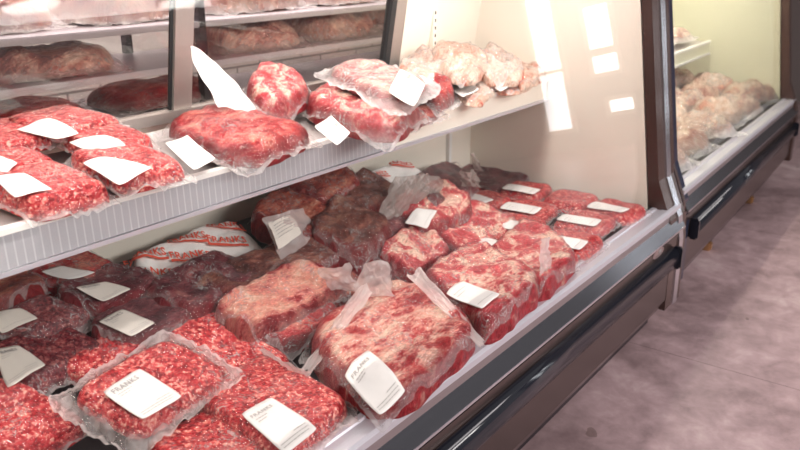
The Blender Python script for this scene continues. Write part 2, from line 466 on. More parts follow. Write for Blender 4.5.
        fs = [(i*(n+1)+j, (i+1)*(n+1)+j, (i+1)*(n+1)+j+1, i*(n+1)+j+1) for i in range(n) for j in range(n)]
        me = mesh('vacuum_bag', vs, fs, True)
        at = me.attributes.new('fold', 'FLOAT', 'POINT'); at.data.foreach_set('value', fold)
        s.bag = link('vacuum_bag', me, mat, s.root)
    def label(s, quad, text, mat, dz=None):
        # corners near, right, far, left of the label on top of the pack
        zt = s.c.z+s.h*1.02
        n = Vector((-s.slope[0], -s.slope[1], 1))
        P = [onP(a, b, Vector((s.c.x, s.c.y, zt)), n)-s.c for a, b in quad]
        def bl(a, b): return P[0]*(1-a)*(1-b)+P[1]*a*(1-b)+P[2]*a*b+P[3]*(1-a)*b
        G = 9; g = [[0]*(G+1) for _ in range(G+1)]; pts = []
        for i in range(G+1):
            for j in range(G+1):
                p = bl(i/G, j/G); g[i][j] = s.surf_s(p.x, p.y)-s.plane(p.x, p.y); u, v = s.uv(p.x, p.y)
                if s.dd(u, v) < .9: pts.append(g[i][j])
        pts.sort(); base = pts[len(pts)//2] if pts else s.h
        g = [[max(v, base-.3*s.h) for v in r] for r in g]
        for _ in range(12):
            q = [r[:] for r in g]
            for i in range(G+1):
                for j in range(G+1):
                    nb = [q[min(G, max(0, i+a))][min(G, max(0, j+b))] for a, b in ((1, 0), (-1, 0), (0, 1), (0, -1))]
                    g[i][j] = max(q[i][j], sum(nb)/4)
        def at(a, b, off):      # a along near->right (text direction), b towards the far side
            p = bl(a, b); x = min(G-1e-6, max(0, a*G)); y = min(G-1e-6, max(0, b*G)); i, j = int(x), int(y); x -= i; y -= j
            h_ = g[i][j]*(1-x)*(1-y)+g[i+1][j]*x*(1-y)+g[i+1][j+1]*x*y+g[i][j+1]*(1-x)*y
            return Vector((p.x, p.y, max(h_, s.surf(p.x, p.y)-s.plane(p.x, p.y))+s.plane(p.x, p.y)+off))
        lab = sheet('price_label', lambda a, b: at(a, b, .0022), 14, 14, mat, s.root, .0004, round_=.06)
        if text: s.print_(lab, at, P, text)
        s.lab = lab
    def surf_s(s, x, y):
        e = .012
        return (max(s.surf(x, y), s.surf(x+e, y), s.surf(x-e, y), s.surf(x, y+e), s.surf(x, y-e)) )
    def print_(s, lab, at, P, text):
        w = ((P[1]-P[0]).length+(P[2]-P[3]).length)/2; hh = ((P[3]-P[0]).length+(P[2]-P[1]).length)/2
        if text is True:
            lines = [('FRANKS', .12, .80, .11)]
            put_text('print', lines, lambda a, b: at(a, b, .0034), w, hh, M['ink' if mat_is_dull(lab) else 'faint_ink'], lab)
            rows = [(.16, .50, .735), (.16, .42, .68), (.10, .9, .14), (.10, .85, .085), (.55, .9, .20)]
        elif text == 'slip':
            rows = [(.08, .7, .9), (.08, .9, .72), (.08, .9, .62), (.08, .6, .5), (.08, .9, .36), (.08, .9, .24), (.08, .8, .12)]
        else:
            rows = [(.10, .9, .16), (.10, .7, .80), (.10, .5, .7)]
        bars('fine_print', rows, lambda a, b: at(a, b, .0034), M['faint_ink'], lab)
        if text == 'slip': bars('barcode', [(.74, .95, .52), (.74, .95, .56), (.74, .95, .60)], lambda a, b: at(a, b, .0040), M['barcode'], lab, .018)
def mat_is_dull(o): return o.data.materials[0].name.endswith('dull')
def sheet(name, fn, nu, nv, mat, parent, thick=0.0, round_=0.0, foldv=None):
    vs = []; fs = []
    for i in range(nu+1):
        for j in range(nv+1):
            a = i/nu; b = j/nv
            if round_:
                ca, cb = a-.5, b-.5; k = 1-round_*(4*abs(ca)*abs(cb))**4
                a, b = .5+ca*k, .5+cb*k
            vs.append(fn(a, b))
    for i in range(nu):
        for j in range(nv):
            q = i*(nv+1)+j; fs.append((q, q+nv+1, q+nv+2, q+1))
    if thick:
        k = len(vs); vs = vs+[Vector(v)-Vector((0, 0, thick)) for v in vs]
        top = list(fs); fs += [tuple(k+i for i in f[::-1]) for f in top]
        rim = [i*(nv+1) for i in range(nu+1)]+[nu*(nv+1)+j for j in range(1, nv+1)]+[i*(nv+1)+nv for i in range(nu-1, -1, -1)]+[j for j in range(nv-1, 0, -1)]
        for a, b in zip(rim, rim[1:]+rim[:1]): fs.append((b, a, a+k, b+k))
    me = mesh(name, vs, fs, True)
    if foldv is not None:
        at = me.attributes.new('fold', 'FLOAT', 'POINT'); at.data.foreach_set('value', [foldv]*len(vs))
    return link(name, me, mat, parent)
def bars(name, rows, fn, mat, parent, th=.013):
    vs = []; fs = []
    for a0, a1, b in rows:
        x = a0
        while x < a1:
            w = random.uniform(.04, .10); e = min(a1, x+w)
            k = len(vs); vs += [fn(x, b), fn(e, b), fn(e, b+th), fn(x, b+th)]; fs.append((k, k+1, k+2, k+3)); x = e+.018
    return link(name, mesh(name, vs, fs), mat, parent)
def text_mesh(s_, bold=.0):
    cu = bpy.data.curves.new('t', 'FONT'); cu.body = s_; cu.size = 1; cu.offset = bold; cu.resolution_u = 2
    cu.space_character = 1.15
    o = bpy.data.objects.new('t', cu); C.objects.link(o)
    dg = bpy.context.evaluated_depsgraph_get(); me = o.evaluated_get(dg).to_mesh()
    vs = [tuple(v.co) for v in me.vertices]; fs = [tuple(p.vertices) for p in me.polygons]
    o.evaluated_get(dg).to_mesh_clear(); bpy.data.objects.remove(o); bpy.data.curves.remove(cu)
    return vs, fs
_tc = {}
def put_text(name, lines, fn, w, h, mat, parent, bold=.02, fit=.66):
    vs = []; fs = []
    for s_, a0, b0, size in lines:
        if (s_, bold) not in _tc: _tc[(s_, bold)] = text_mesh(s_, bold)
        tv, tf = _tc[(s_, bold)]; k = len(vs)
        sc = min(size*h/.7, fit*w/max(v[0] for v in tv))
        for v in tv: vs.append(fn(a0+v[0]*sc/w, b0+v[1]*sc/h))
        fs += [tuple(k+i for i in f) for f in tf]
    return link(name, mesh(name, vs, fs), mat, parent)
def flap(name, pts, mat, parent, bulge=.02, seed=1.0, rip=.004, n=22, fold=.6, edge=None):
    """free sheet of bag film or paper: four world corners, bowed and rippled"""
    P = [Vector(p)-(parent.location if parent else Vector()) for p in pts]
    nr = (P[1]-P[0]).cross(P[3]-P[0]).normalized()
    def fn(a, b):
        p = P[0]*(1-a)*(1-b)+P[1]*a*(1-b)+P[2]*a*b+P[3]*(1-a)*b
        w_ = P[1]-P[0]; u_ = P[3]-P[0]
        p = p+w_*.10*nz(b*2.3+seed, seed*1.7)+u_*.10*nz(a*2.1, seed*2.3+5)+w_*(.5-a)*.22*nz(b*3.1, seed+8)
        k = bulge*4*a*(1-a)*b+rip*1.5*nz(a*4+seed, b*4, seed)+rip*nz(a*9, b*9+seed, seed)
        return p+nr*k
    return sheet(name, fn, n, n, mat, parent, 0, .0, fold)

def PX(p):
    d = Vector(p)-CAM; c = Vector((right.dot(d), down.dot(d), fwd.dot(d)))
    return 400+F*c.x/c.z, 225+F*c.y/c.z
def wquad(cx, cy, lx, ly, rot, z):
    c, s_ = math.cos(rot), math.sin(rot); out = []
    for a, b in ((-1, -1), (1, -1), (1, 1), (-1, 1)):
        x = a*lx/2; y = b*ly/2
        out.append(PX((cx+x*c-y*s_, cy+x*s_+y*c, z)))
    return out

# ================================================================ SETTING
def struct(o): o['kind'] = 'structure'; return o
struct(boxes('floor', [(-3, 9.6, -4, 3.32, -.1, 0)], M['floor']))
struct(boxes('wall_back', [(-3, 9.6, 3.32, 3.42, 0, 3)], M['tile']))
wy = [(-3.2, -2.66, 0), (-2.30, -1.95, 0)]
struct(boxes('wall_far', [(9.6, 9.7, -4, 3.42, 0, 3)], M['wall_dim']))
sky = emitter('daylight_panes', (.93, .96, 1.0), 6.0)
def window(n, y0, y1, z0, z1, bars_):
    fr = boxes('window_%d' % n, [(9.53, 9.6, y0-.05, y0, z0-.05, z1+.05), (9.53, 9.6, y1, y1+.05, z0-.05, z1+.05), (9.53, 9.6, y0, y1, z1, z1+.05), (9.53, 9.6, y0, y1, z0-.05, z0)]
               + [(9.54, 9.6, y0, y1, b-.02, b+.02) for b in bars_], M['wall'])
    struct(fr); struct(boxes('window_pane', [(9.575, 9.595, y0, y1, z0, z1)], sky, fr))
window(1, -2.68, -2.34, .30, 2.5, [1.05])
window(2, -1.93, -1.62, 1.22, 1.72, [])
window(3, -1.92, -1.60, .92, 1.12, [])
window(4, -1.80, -1.50, .42, .56, [])

# lamps of the shop
def pendant(x, y, z, label):
    t = root('pendant_lamp', label, 'lamp', (x, y, z), 'round pendant lamps of the shop')
    vs = []; fs = []; n = 24; prof = [(.015, .16), (.05, .12), (.19, .03), (.20, 0), (.185, .0), (.05, .09)]
    for r, h in prof:
        for i in range(n): a = 2*math.pi*i/n; vs.append((r*math.cos(a), r*math.sin(a), h))
    for k in range(len(prof)-1):
        for i in range(n): fs.append((k*n+i, k*n+(i+1) % n, (k+1)*n+(i+1) % n, (k+1)*n+i))
    link('lamp_shade', mesh('lamp_shade', vs, fs, True), M['white'], t)
    bm = bmesh.new(); bmesh.ops.create_uvsphere(bm, u_segments=24, v_segments=12, radius=.185)
    for v in bm.verts: v.co.z = v.co.z*.30+.01
    me = bpy.data.meshes.new('bulb'); bm.to_mesh(me); bm.free()
    link('bulb', me, lampm, t)
    boxes('cord', [(-.006, .006, -.006, .006, .15, 3.0-z)], M['blackgasket'], t)
lampm = emitter('lamp_glow', (1, .97, .93), 34)
pendant(2.94, -2.65, 2.30, 'round white pendant lamp mirrored at the far left of the top edge')
pendant(4.26, -2.80, 2.30, 'round white pendant lamp mirrored above the left door post')

# ================================================================ DISPLAY CASES
def make_case(name, label, loc, rot, L, inner, zsh, sh_x, door_x, strip_end, postw):
    """local frame: x along the case, y=0 is world Y .90 at the front"""
    t = root(name, label, 'display case', loc, None); t.rotation_euler = (0, 0, rot)
    gl = lambda z: .135+.1375*(z-.575)
    bk = lambda z: 1.0-.167*max(0, z-1.15)
    x0, x1 = 0, L
    # base and front
    boxes('base_cabinet', [(x0, x1, .16, 1.02, .05, .50)], M['blackgasket'], t)
    boxes('kick_plate', [(x0+.02, x1-.02, .13, .15, .02, .17)], M['steel_dark'], t)
    extrude_x('lower_panel', [(.03, .47), (.03, .20), (.045, .165), (.16, .165), (.16, .47)], x0, x1, M['panel'], t)
    extrude_x('trim_line', [(.022, .492), (.022, .484), (.03, .484), (.03, .492)], x0, x1, M['chrome'], t)
    extrude_x('sloped_band', [(.050, .538), (.024, .492), (.16, .492), (.16, .538)], x0, x1, M['alu_dull'], t)
    extrude_x('upper_band', [(.053, .562), (.050, .538), (.16, .538), (.16, .562)], x0, x1, M['band'], t)
    extrude_x('glass_rail', [(.050, .562), (.050, .580), (.060, .586), (.085, .586), (.088, .583), (.105, .583), (.108, .588), (.125, .588), (.125, .562)], x0, x1, M['alu'], t)
    extrude_x('gasket', [(.125, .572), (.125, .589), (.133, .589), (.133, .572)], x0, x1, M['blackgasket'], t)
    n = 14; pr = []
    for i in range(n+1):
        a = -math.pi/2+math.pi*i/n; pr.append((.0-.034*math.cos(a)+.026, .388+.046*math.sin(a)))
    bp = extrude_x('bumper_rail', pr+[(.03, .434), (.03, .342)], x0+.10, x1-.13, M['bumper'], t, True)
    boxes('bumper_end', [(x0+.07, x0+.10, -.012, .03, .34, .436)], M['bumper'], t, .008); boxes('bumper_end', [(x1-.13, x1-.10, -.012, .03, .34, .436)], M['bumper'], t, .008)
    # glass
    g0, g1 = .585, 1.72
    extrude_x('front_glass', [(gl(g0), g0), (gl(g1), g1), (gl(g1)+.006, g1), (gl(g0)+.006, g0)], x0+.06, x1-postw, M['glass'], t)
    # end frames following the glass and turning down the front
    def frame(nm, a, b, out, mat):
        pts = [(.028-out, .15), (.030-out, .44), (.045-out, .54), (gl(.72)-.045-out, .70), (gl(1.76)-.035-out, 1.76), (gl(1.76)+.002, 1.76), (gl(.62)+.002, .60), (.10, .52), (.10, .15)]
        extrude_x(nm, pts, a, b, mat, t)
    if rot == 0:
        frame('end_frame', L-postw, L-.055, .0, M['brown_trim']); frame('silver_edge', L-.055, L-.005, .006, M['chrome']); frame('end_frame', L-.005, L+.045, .0, M['brown_trim'])
        frame('end_frame', x0, x0+.06, .0, M['brown_trim'])
    else:
        frame('silver_edge', x0-.145, x0-.08, .004, M['blue_steel']); frame('end_frame', x0-.08, x0-.03, .0, M['navy']); frame('end_frame', x0-.03, x0+.0, .004, M['brown_trim']); frame('end_frame', x0+.0, x0+.06, .0, M['navy'])
        frame('end_frame', L-postw, L, .01, M['brown_trim'])
    # interior
    wp = [(gl(.50)+.008, .50), (gl(1.74)+.008, 1.74), (.92, 1.74), (1.02, 1.15), (1.02, .50)]
    extrude_x('end_wall', wp, L-postw, L-.01, M[inner], t)
    extrude_x('end_wall', wp, x0+.01, x0+.06, M[inner], t)
    boxes('deck', [(x0+.06, L-postw, .13, 1.0, .50, .535)], M['blackgasket'], t)
    boxes('back_panel', [(x0+.06, L-postw, 1.0, 1.02, .50, 1.13)], M[inner], t)
    boxes('canopy', [(x0, L, .27, .93, 1.74, 1.82)], M['alu_dull'], t)
    boxes('light_housing', [(x0+.08, L-postw-.02, .44, .56, 1.725, 1.74)], M['white'], t)
    # back wall: sliding doors leaning to the front, then a fixed panel
    def lean(nm, a, b, za, zb, th, mat, par=None, off=0.0):
        return extrude_x(nm, [(bk(za)-off, za), (bk(zb)-off, zb), (bk(zb)+th-off, zb), (bk(za)+th-off, za)], a, b, mat, par or t)
    boxes('door_track', [(x0+.06, L-postw, .985, 1.03, 1.12, 1.15)], M['doorframe'], t)
    for k, (a, b) in enumerate(door_x):
        d = lean('sliding_door', b-.065, b, 1.15, 1.72, .03, M['doorframe'])
        if not k: lean('stile', a, a+.05, 1.15, 1.72, .03, M['doorframe'], d)
        lean('seal_strip', b-.095 if k else b-.075, b-.065, 1.15, 1.72, .03 if k else .006, M['blackgasket'], d, 0 if k else -.010)
        lean('top_rail', a, b-.066, 1.64, 1.72, .03, M['doorframe'], d)
        lean('door_pane', a, b-.066, 1.15, 1.64, .004, M['glass_back'], d, -.012)
    lx = door_x[-1][1] if door_x else x0+.06
    lean('fixed_panel', lx, L-postw, 1.15, 1.74, .02, M[inner])
    if door_x:
        st = boxes('shelf_standard', [(lx+.19, lx+.215, .965, .985, 1.08, 1.57)], M['cream'], t)
        boxes('slot', [(lx+.200, lx+.206, .963, .9652, 1.10+.03*i, 1.112+.03*i) for i in range(15)], M['blackgasket'], st)
        st2 = boxes('shelf_standard', [(lx+.355, lx+.375, .982, .999, .55, 1.0)], M['white'], t)
    # shelf
    a, b = sh_x
    f = .625
    sh = extrude_x('shelf', [(f+.008, zsh+.005), (.965, zsh+.065), (.965, zsh+.050), (f+.012, zsh-.012)], a, b, M['tray'], t)
    extrude_x('shelf_lip', [(f, zsh-.062), (f+.004, zsh+.022), (f+.014, zsh+.024), (f+.012, zsh-.062)], a, b, M['cream' if rot == 0 else 'cream2'], sh)
    extrude_x('lip_bead', [(f-.010, zsh-.070), (f-.010, zsh-.060), (f+.014, zsh-.058), (f+.014, zsh-.070)], a, b, M['alu'], sh)
    if strip_end: extrude_x('price_channel', [(f-.006, zsh-.058), (f-.003, zsh+.014), (f+.001, zsh+.014), (f-.002, zsh-.058)], a+.01, strip_end, M['strip'], sh)
    extrude_x('top_bead', [(f-.007, zsh+.014), (f-.006, zsh+.026), (f+.012, zsh+.028), (f+.012, zsh+.014)], a, b, M['white'], sh)
    for i in (0, 1, 2): boxes('shelf_bracket', [(a+.01+i*(b-a-.04)/2, a+.03+i*(b-a-.04)/2, .68, .965, zsh-.045, zsh+.015)], M['cream'], sh)
    return t
CASE = make_case('display_case', 'long refrigerated meat case with slanted front glass and dark steel front, nearest the camera', (.2, .90, 0), 0, 3.10, 'cream',
                 1.045, (.07, 2.955), [(.25, 1.361), (1.362, 2.40)], 1.86, .137)
CASE2 = make_case('display_case', 'second meat case beyond the dark upright posts, with yellowish interior', (3.50, .95, 0), math.radians(1.9), 2.75, 'cream2',
                  .945, (.08, 2.52), [], 0, .08)
# sticker on the front of the first case
def oval(name, cx, cz, rx, rz, y, mat, parent):
    n = 32; vs = [(cx, y, cz)]+[(cx+rx*math.cos(2*math.pi*i/n), y, cz+rz*math.sin(2*math.pi*i/n)) for i in range(n)]
    k = len(vs); vs += [(x, y+.001, z) for x, _, z in vs]
    fs = [(0, 1+i, 1+(i+1) % n) for i in range(n)]+[(1+i, k+1+i, k+1+(i+1) % n, 1+(i+1) % n) for i in range(n)]
    return link(name, mesh(name, vs, fs), mat, parent)
stk = oval('oval_badge', 2.80, .460, .062, .018, .0288, M['pinkalu'], CASE)
mk = oval('badge_mark', 2.815, .464, .022, .007, .0278, M['ink'], stk)
bars_ = boxes('badge_lettering', [(2.765+i*.009, 2.771+i*.009, .0275, .0280, .450, .4545) for i in range(8)], M['ink'], stk)
for fx in (.35, 1.30, 2.35):
    pass
ft = boxes('foot', [(.9, .95, .10, .15, 0, .05)], M['brass'], CASE2, .008)
boxes('foot', [(1.95, 2.0, .10, .15, 0, .05)], M['brass'], CASE2, .008)

# ================================================================ BACK ROOM SEEN THROUGH THE DOORS
rk = root('storage_rack', 'steel rack with three shelves behind the glass sliding doors', 'rack', (2.3, 2.55, 0))
for z in (1.05, 1.20, 1.345):
    boxes('rack_shelf', [(-1.6, 1.5, -.22, .25, z-.022, z)], M['alu'], rk, .004)
for x in (-1.6, -.32, 1.46):
    for y in (-.22, .22): boxes('upright', [(x, x+.03, y, y+.03, 0, 2.0)], M['steel_dark'], rk)
def wpack(name, label, cat, group, cx, cy, lx, ly, rot, z, h, kind, film, **kw):
    return Pack(name, label, cat, group, wquad(cx, cy, lx, ly, rot, z), z, h, kind, film, zq=z, **kw)
g = 'large wrapped beef cuts on the storage rack'
for i, (x, y, lx, ly, r, z, h, lb) in enumerate([
    (.95, 2.55, .60, .40, .1, 1.20, .10, 'large wrapped brown beef cut on the middle rack shelf at the far left'),
    (1.45, 2.50, .52, .36, -.1, 1.20, .09, 'large wrapped brown beef cut on the middle rack shelf just left of the door post'),
    (1.25, 2.56, .60, .40, .0, 1.345, .11, 'large wrapped beef cut on the upper rack shelf at the left, under the lamp reflection'),
    (1.80, 2.56, .48, .40, .1, 1.345, .12, 'large wrapped beef cut on the upper rack shelf left of the door post'),
    (2.35, 2.50, .50, .40, -.1, 1.20, .11, 'large wrapped beef cut on the middle rack shelf just right of the door post'),
    (2.90, 2.53, .56, .40, .1, 1.20, .11, 'large wrapped brown beef cut on the middle rack shelf, centre of the right door'),
    (2.40, 2.56, .55, .42, .0, 1.345, .13, 'large wrapped beef cut on the upper rack shelf just right of the door post'),
    (2.95, 2.56, .50, .42, .1, 1.345, .12, 'large wrapped beef cut on the upper rack shelf, centre of the right door'),
    (3.45, 2.56, .45, .42, -.1, 1.345, .12, 'large wrapped beef cut on the upper rack shelf farthest right'),
    (3.42, 2.53, .42, .38, .1, 1.20, .10, 'large wrapped beef cut on the middle rack shelf farthest right')]):
    wpack('wrapped_beef_cut', lb, 'wrapped meat', g, x, y, lx, ly, r, z, h, 'bulk', 'film_heavy', res=26, inset=(.86, .8), lump=.25, slope=(0, .04))
for x, lb in ((1.30, 'red meat tray on the lowest rack shelf at the left'), (1.90, 'red meat tray on the lowest rack shelf beside the door post')):
    wpack('meat_tray', lb, 'meat tray', 'red trays on the lowest rack shelf', x, 2.5, .55, .36, 0, 1.05, .075, 'bright', 'film', res=24, inset=(.9, .85))

# ================================================================ SHELF PACKS
def shz(quad, up=0.0):
    cx = sum(a for a, b in quad)/4; cy = sum(b for a, b in quad)/4
    z = 1.07
    for _ in range(5):
        p = onZ(cx, cy, z+up+.02); z = 1.055+.177*(p.y-1.533)
    return z+up
GP = 'ground beef packs on the shelf'
def SP(name, label, cat, group, quad, h, kind, film='film', up=0.0, **kw):
    kw.setdefault('slope', (0, .15))
    return Pack(name, label, cat, group, quad, shz(quad, up), h, kind, film, **kw)
gb = dict(p=7, q=14, lump=.07, outline=.025, inset=(.88, .85))
SP('ground_beef_pack', 'ground beef pack at the far left of the back row on the shelf', 'meat pack', GP, [(0,159),(64,143),(20,120),(-42,135)], .045, 'ground', **gb)
SP('ground_beef_pack', 'ground beef pack in the back row of the shelf, white label on its left half', 'meat pack', GP, [(62,143),(137,123),(62,111),(-6,124)], .045, 'ground', up=.01, label_q=[(56,136),(80,131),(50,120),(14,126)], text='plain', **gb)
SP('ground_beef_pack', 'ground beef pack at the left edge of the shelf, middle row, label cut off', 'meat pack', GP, [(2,184),(66,168),(24,150),(-45,165)], .045, 'ground', up=.01, label_q=[(0,176),(19,166),(-5,157),(-28,163)], text='plain', **gb)
SP('ground_beef_pack', 'ground beef pack on the shelf with crumpled bag end at its upper right corner', 'meat pack', GP, [(96,165),(168,145),(112,126),(52,141)], .045, 'ground', up=.02, label_q=[(100,155),(129,147),(105,138),(67,142)], text='plain', **gb)
SP('ground_beef_pack', 'thick ground beef pack at the near left end of the shelf lip', 'meat pack', GP, [(38,222),(122,196),(58,168),(-44,186)], .06, 'ground', up=.0, label_q=[(15,198),(54,192),(25,177),(-8,180)], text='plain', **gb)
P = SP('ground_beef_pack', 'ground beef pack on the shelf directly left of the big flat beef cut', 'meat pack', GP, [(122,197),(200,174),(132,145),(56,156)], .05, 'ground', up=.025, label_q=[(119,184),(154,171),(107,159),(81,162)], text='plain', **gb)
P2 = SP('beef_pack', 'large flat beef cut on the shelf, white label over its left end', 'meat pack', 'beef cuts on the shelf', [(240,172),(334,138),(230,104),(150,130)], .065, 'bright', p=3.4, q=9, lump=.24, outline=.10, inset=(.94, .92), label_q=[(193,163),(216,151),(187,131),(163,135)], text='plain')
SP('ribeye_steak', 'thick raw ribeye steak leaning at the back of the shelf beside the white paper sheet', 'steak', 'beef cuts on the shelf', [(280,122),(322,92),(276,58),(230,92)], .08, 'ribeye', up=.015, slope=(-.05, .45), p=2.4, q=6, lump=.18, inset=(.88, .9), outline=.12)
SP('beef_pack', 'beef steak pack at the front of the shelf with a small creased price label', 'meat pack', 'beef cuts on the shelf', [(394,142),(434,112),(346,82),(284,110)], .08, 'ribeye', p=3.4, q=12, lump=.2, outline=.1, inset=(.95, .92), slope=(0, .05), label_q=[(337,137),(351,124),(331,109),(313,118)], text='slip')
SP('beef_pack', 'pinkish beef pack in frosted film lying on top of the shelf steaks', 'meat pack', 'beef cuts on the shelf', [(406,112),(442,90),(364,54),(304,74)], .05, 'brisket', 'film_pale', up=.07, p=3.4, q=9, lump=.2, inset=(.86, .84), slope=(-.05, .1), label_q=[(414,104),(426,84),(400,72),(388,92)], text='slip')
SP('beef_pack', 'small dark red beef piece on the shelf next to the pale poultry', 'meat pack', 'beef cuts on the shelf', [(437,112),(462,98),(440,76),(412,88)], .07, 'bright', up=.01, p=3, q=5, lump=.25, inset=(.88, .86))
SP('beef_pack', 'flat dark red beef pack in shiny film right above the shelf lip', 'meat pack', 'beef cuts on the shelf', [(400,136),(452,116),(432,100),(380,118)], .035, 'bright', 'film_heavy', p=3, q=5, lump=.3, inset=(.8, .7))
pp = dict(p=3, q=6, lump=.45, outline=.2, inset=(1.12, 1.05))
GQ = 'pale poultry packs on the shelf'
SP('poultry_pack', 'pale poultry pack at the left of the poultry group, nearest the shelf standard', 'poultry pack', GQ, [(428,92),(458,76),(430,54),(396,66)], .06, 'poultry', 'film_pale', up=.03, **pp)
SP('poultry_pack', 'pale poultry pack with a red bone end standing highest in the poultry group', 'poultry pack', GQ, [(462,84),(492,68),(458,46),(424,58)], .07, 'poultry', 'film', up=.05, **pp)
SP('poultry_pack', 'pale poultry pack in the middle back of the poultry group', 'poultry pack', GQ, [(500,86),(528,72),(498,52),(464,62)], .065, 'poultry', 'film_pale', up=.02, **pp)
SP('poultry_pack', 'pale poultry pack at the right end of the shelf against the end wall', 'poultry pack', GQ, [(522,88),(546,78),(526,58),(494,64)], .055, 'poultry', 'film', up=.01, **pp)
SP('poultry_pack', 'flat poultry pack with white label beside the dark red beef piece', 'poultry pack', GQ, [(470,106),(500,92),(468,72),(438,84)], .035, 'poultry', 'film_pale', up=.01, label_q=[(463,100),(480,92),(457,80),(444,84)], text='plain', **pp)
SP('poultry_pack', 'flat poultry pack with white label at the shelf lip, near the right end', 'poultry pack', GQ, [(510,96),(536,84),(508,70),(476,80)], .03, 'poultry', 'film_pale', up=.01, label_q=[(500,92),(516,85),(498,77),(484,81)], text='plain', **pp)
pr = root('paper_sheet', 'white butcher paper sheet standing up beside the ribeye on the shelf', 'paper', onY(245, 112, 1.74))
def W(*a): return [onY(px_, py_, y_) for px_, py_, y_ in a]
flap('folded_sheet', W((218, 108, 1.72), (266, 115, 1.70), (226, 70, 1.77), (188, 46, 1.80)), M['label'], pr, .012, 3.3, .002)
def addflap(pack, pts, mat='flap', bulge=.02, rip=.006, seed=None, name='bag_flap', fold=.7):
    return flap(name, pts, M[mat], pack.root, bulge, random.uniform(0, 50) if seed is None else seed, rip, 24, fold)

# ================================================================ DECK PACKS
def pile(x, y):
    t = max(0.0, min(1.0, (y-1.36)/.44)); return .235*(1-sm(2.35, 2.95, x))*t
def grad(x, y):
    e = .06; return ((pile(x+e, y)-pile(x-e, y))/(2*e), (pile(x, y+e)-pile(x, y-e))/(2*e))
def hit(quad, z, h):
    cx = sum(a for a, b in quad)/4; cy = sum(b for a, b in quad)/4; up = 0.0
    for _ in range(30):
        p = onZ(cx, cy, z+up+h*.45); up = .5*up+.5*pile(p.x, p.y)
    return p, up
def DP(name, label, group, quad, z, h, kind, film='film', cat='meat pack', **kw):
    p, up = hit(quad, z, h)
    if p.y > 1.80: print('DEEP', label, tuple(round(c, 2) for c in p))
    if 'slope' not in kw: kw['slope'] = grad(p.x, p.y)
    z += up
    if cat in ('steak', 'beef roast') or 'brown' in kind:
        mx = sum(a for a, b in quad)/4; my = sum(b for a, b in quad)/4
        quad = [(mx+(a-mx)*1.13, my+(b-my)*1.13) for a, b in quad]; h *= 1.0
    return Pack(name, label, cat, group, quad, z, h, kind, film, **kw)
GD = 'ground beef packs on the deck'; GC = 'beef cuts on the deck'
cut = dict(p=4.2, q=22, lump=.12, outline=.13, inset=(1.0, .98))
vs = []; fs = []
for i in range(31):
    for j in range(21):
        x = .28+i*.0955; y = 1.30+j*.0298; vs.append((x-.2, y-.9, .535+pile(x, y)*.93))
fs = [(i*21+j, (i+1)*21+j, (i+1)*21+j+1, i*21+j+1) for i in range(30) for j in range(20)]
link('deck_riser', mesh('deck_riser', vs, fs, True), M['blackgasket'], CASE)
# --- left, under the shelf
DP('ground_beef_pack', 'small ground beef pack with long white label against the back wall under the shelf', GD, [(36,283),(98,257),(66,246),(2,272)], .585, .04, 'ground', label_q=[(24,277),(56,265),(48,260),(14,271)], text='plain', **gb)
DP('beef_pack', 'reddish beef pack at the left edge of the deck behind the labelled dark packs', GC, [(0,318),(56,292),(12,266),(-42,288)], .56, .07, 'rust', 'film_heavy', **cut)
DP('beef_pack', 'red beef pack with pointed white label, second from the back wall on the left', GC, [(80,300),(134,276),(72,256),(20,282)], .585, .055, 'bright', label_q=[(70,286),(97,278),(62,271),(41,277)], text='plain', **cut)
DP('beef_pack', 'dark beef pack with hexagonal grey label left of the printed paper parcel', GC, [(104,324),(170,292),(112,268),(46,300)], .585, .06, 'plum', label_q=[(104,307),(133,295),(106,287),(75,294)], labmat='label_old', **cut)
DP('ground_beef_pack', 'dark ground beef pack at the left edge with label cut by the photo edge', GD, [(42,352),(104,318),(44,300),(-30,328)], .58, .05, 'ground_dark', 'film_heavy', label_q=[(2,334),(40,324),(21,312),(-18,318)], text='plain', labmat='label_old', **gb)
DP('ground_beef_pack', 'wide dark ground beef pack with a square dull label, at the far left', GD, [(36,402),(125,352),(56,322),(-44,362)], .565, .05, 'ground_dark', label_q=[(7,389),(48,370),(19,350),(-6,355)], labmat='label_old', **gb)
DP('beef_pack', 'dark beef pack with octagonal grey label behind the foremost ground beef pack', GC, [(134,356),(206,318),(154,296),(78,334)], .575, .055, 'plum', 'film_heavy', label_q=[(132,342),(157,328),(123,315),(98,327)], labmat='label_old', **cut)
DP('beef_roast', 'dark plum beef roast in shiny film in front of the printed paper parcel', GC, [(198,322),(268,282),(216,262),(142,304)], .565, .08, 'plum', cat='beef roast', **cut)
DP('beef_roast', 'long brown beef roast in the shelf shade behind the fat-streaked flank', GC, [(236,312),(352,262),(306,244),(196,294)], .56, .085, 'brown', cat='beef roast', **cut)
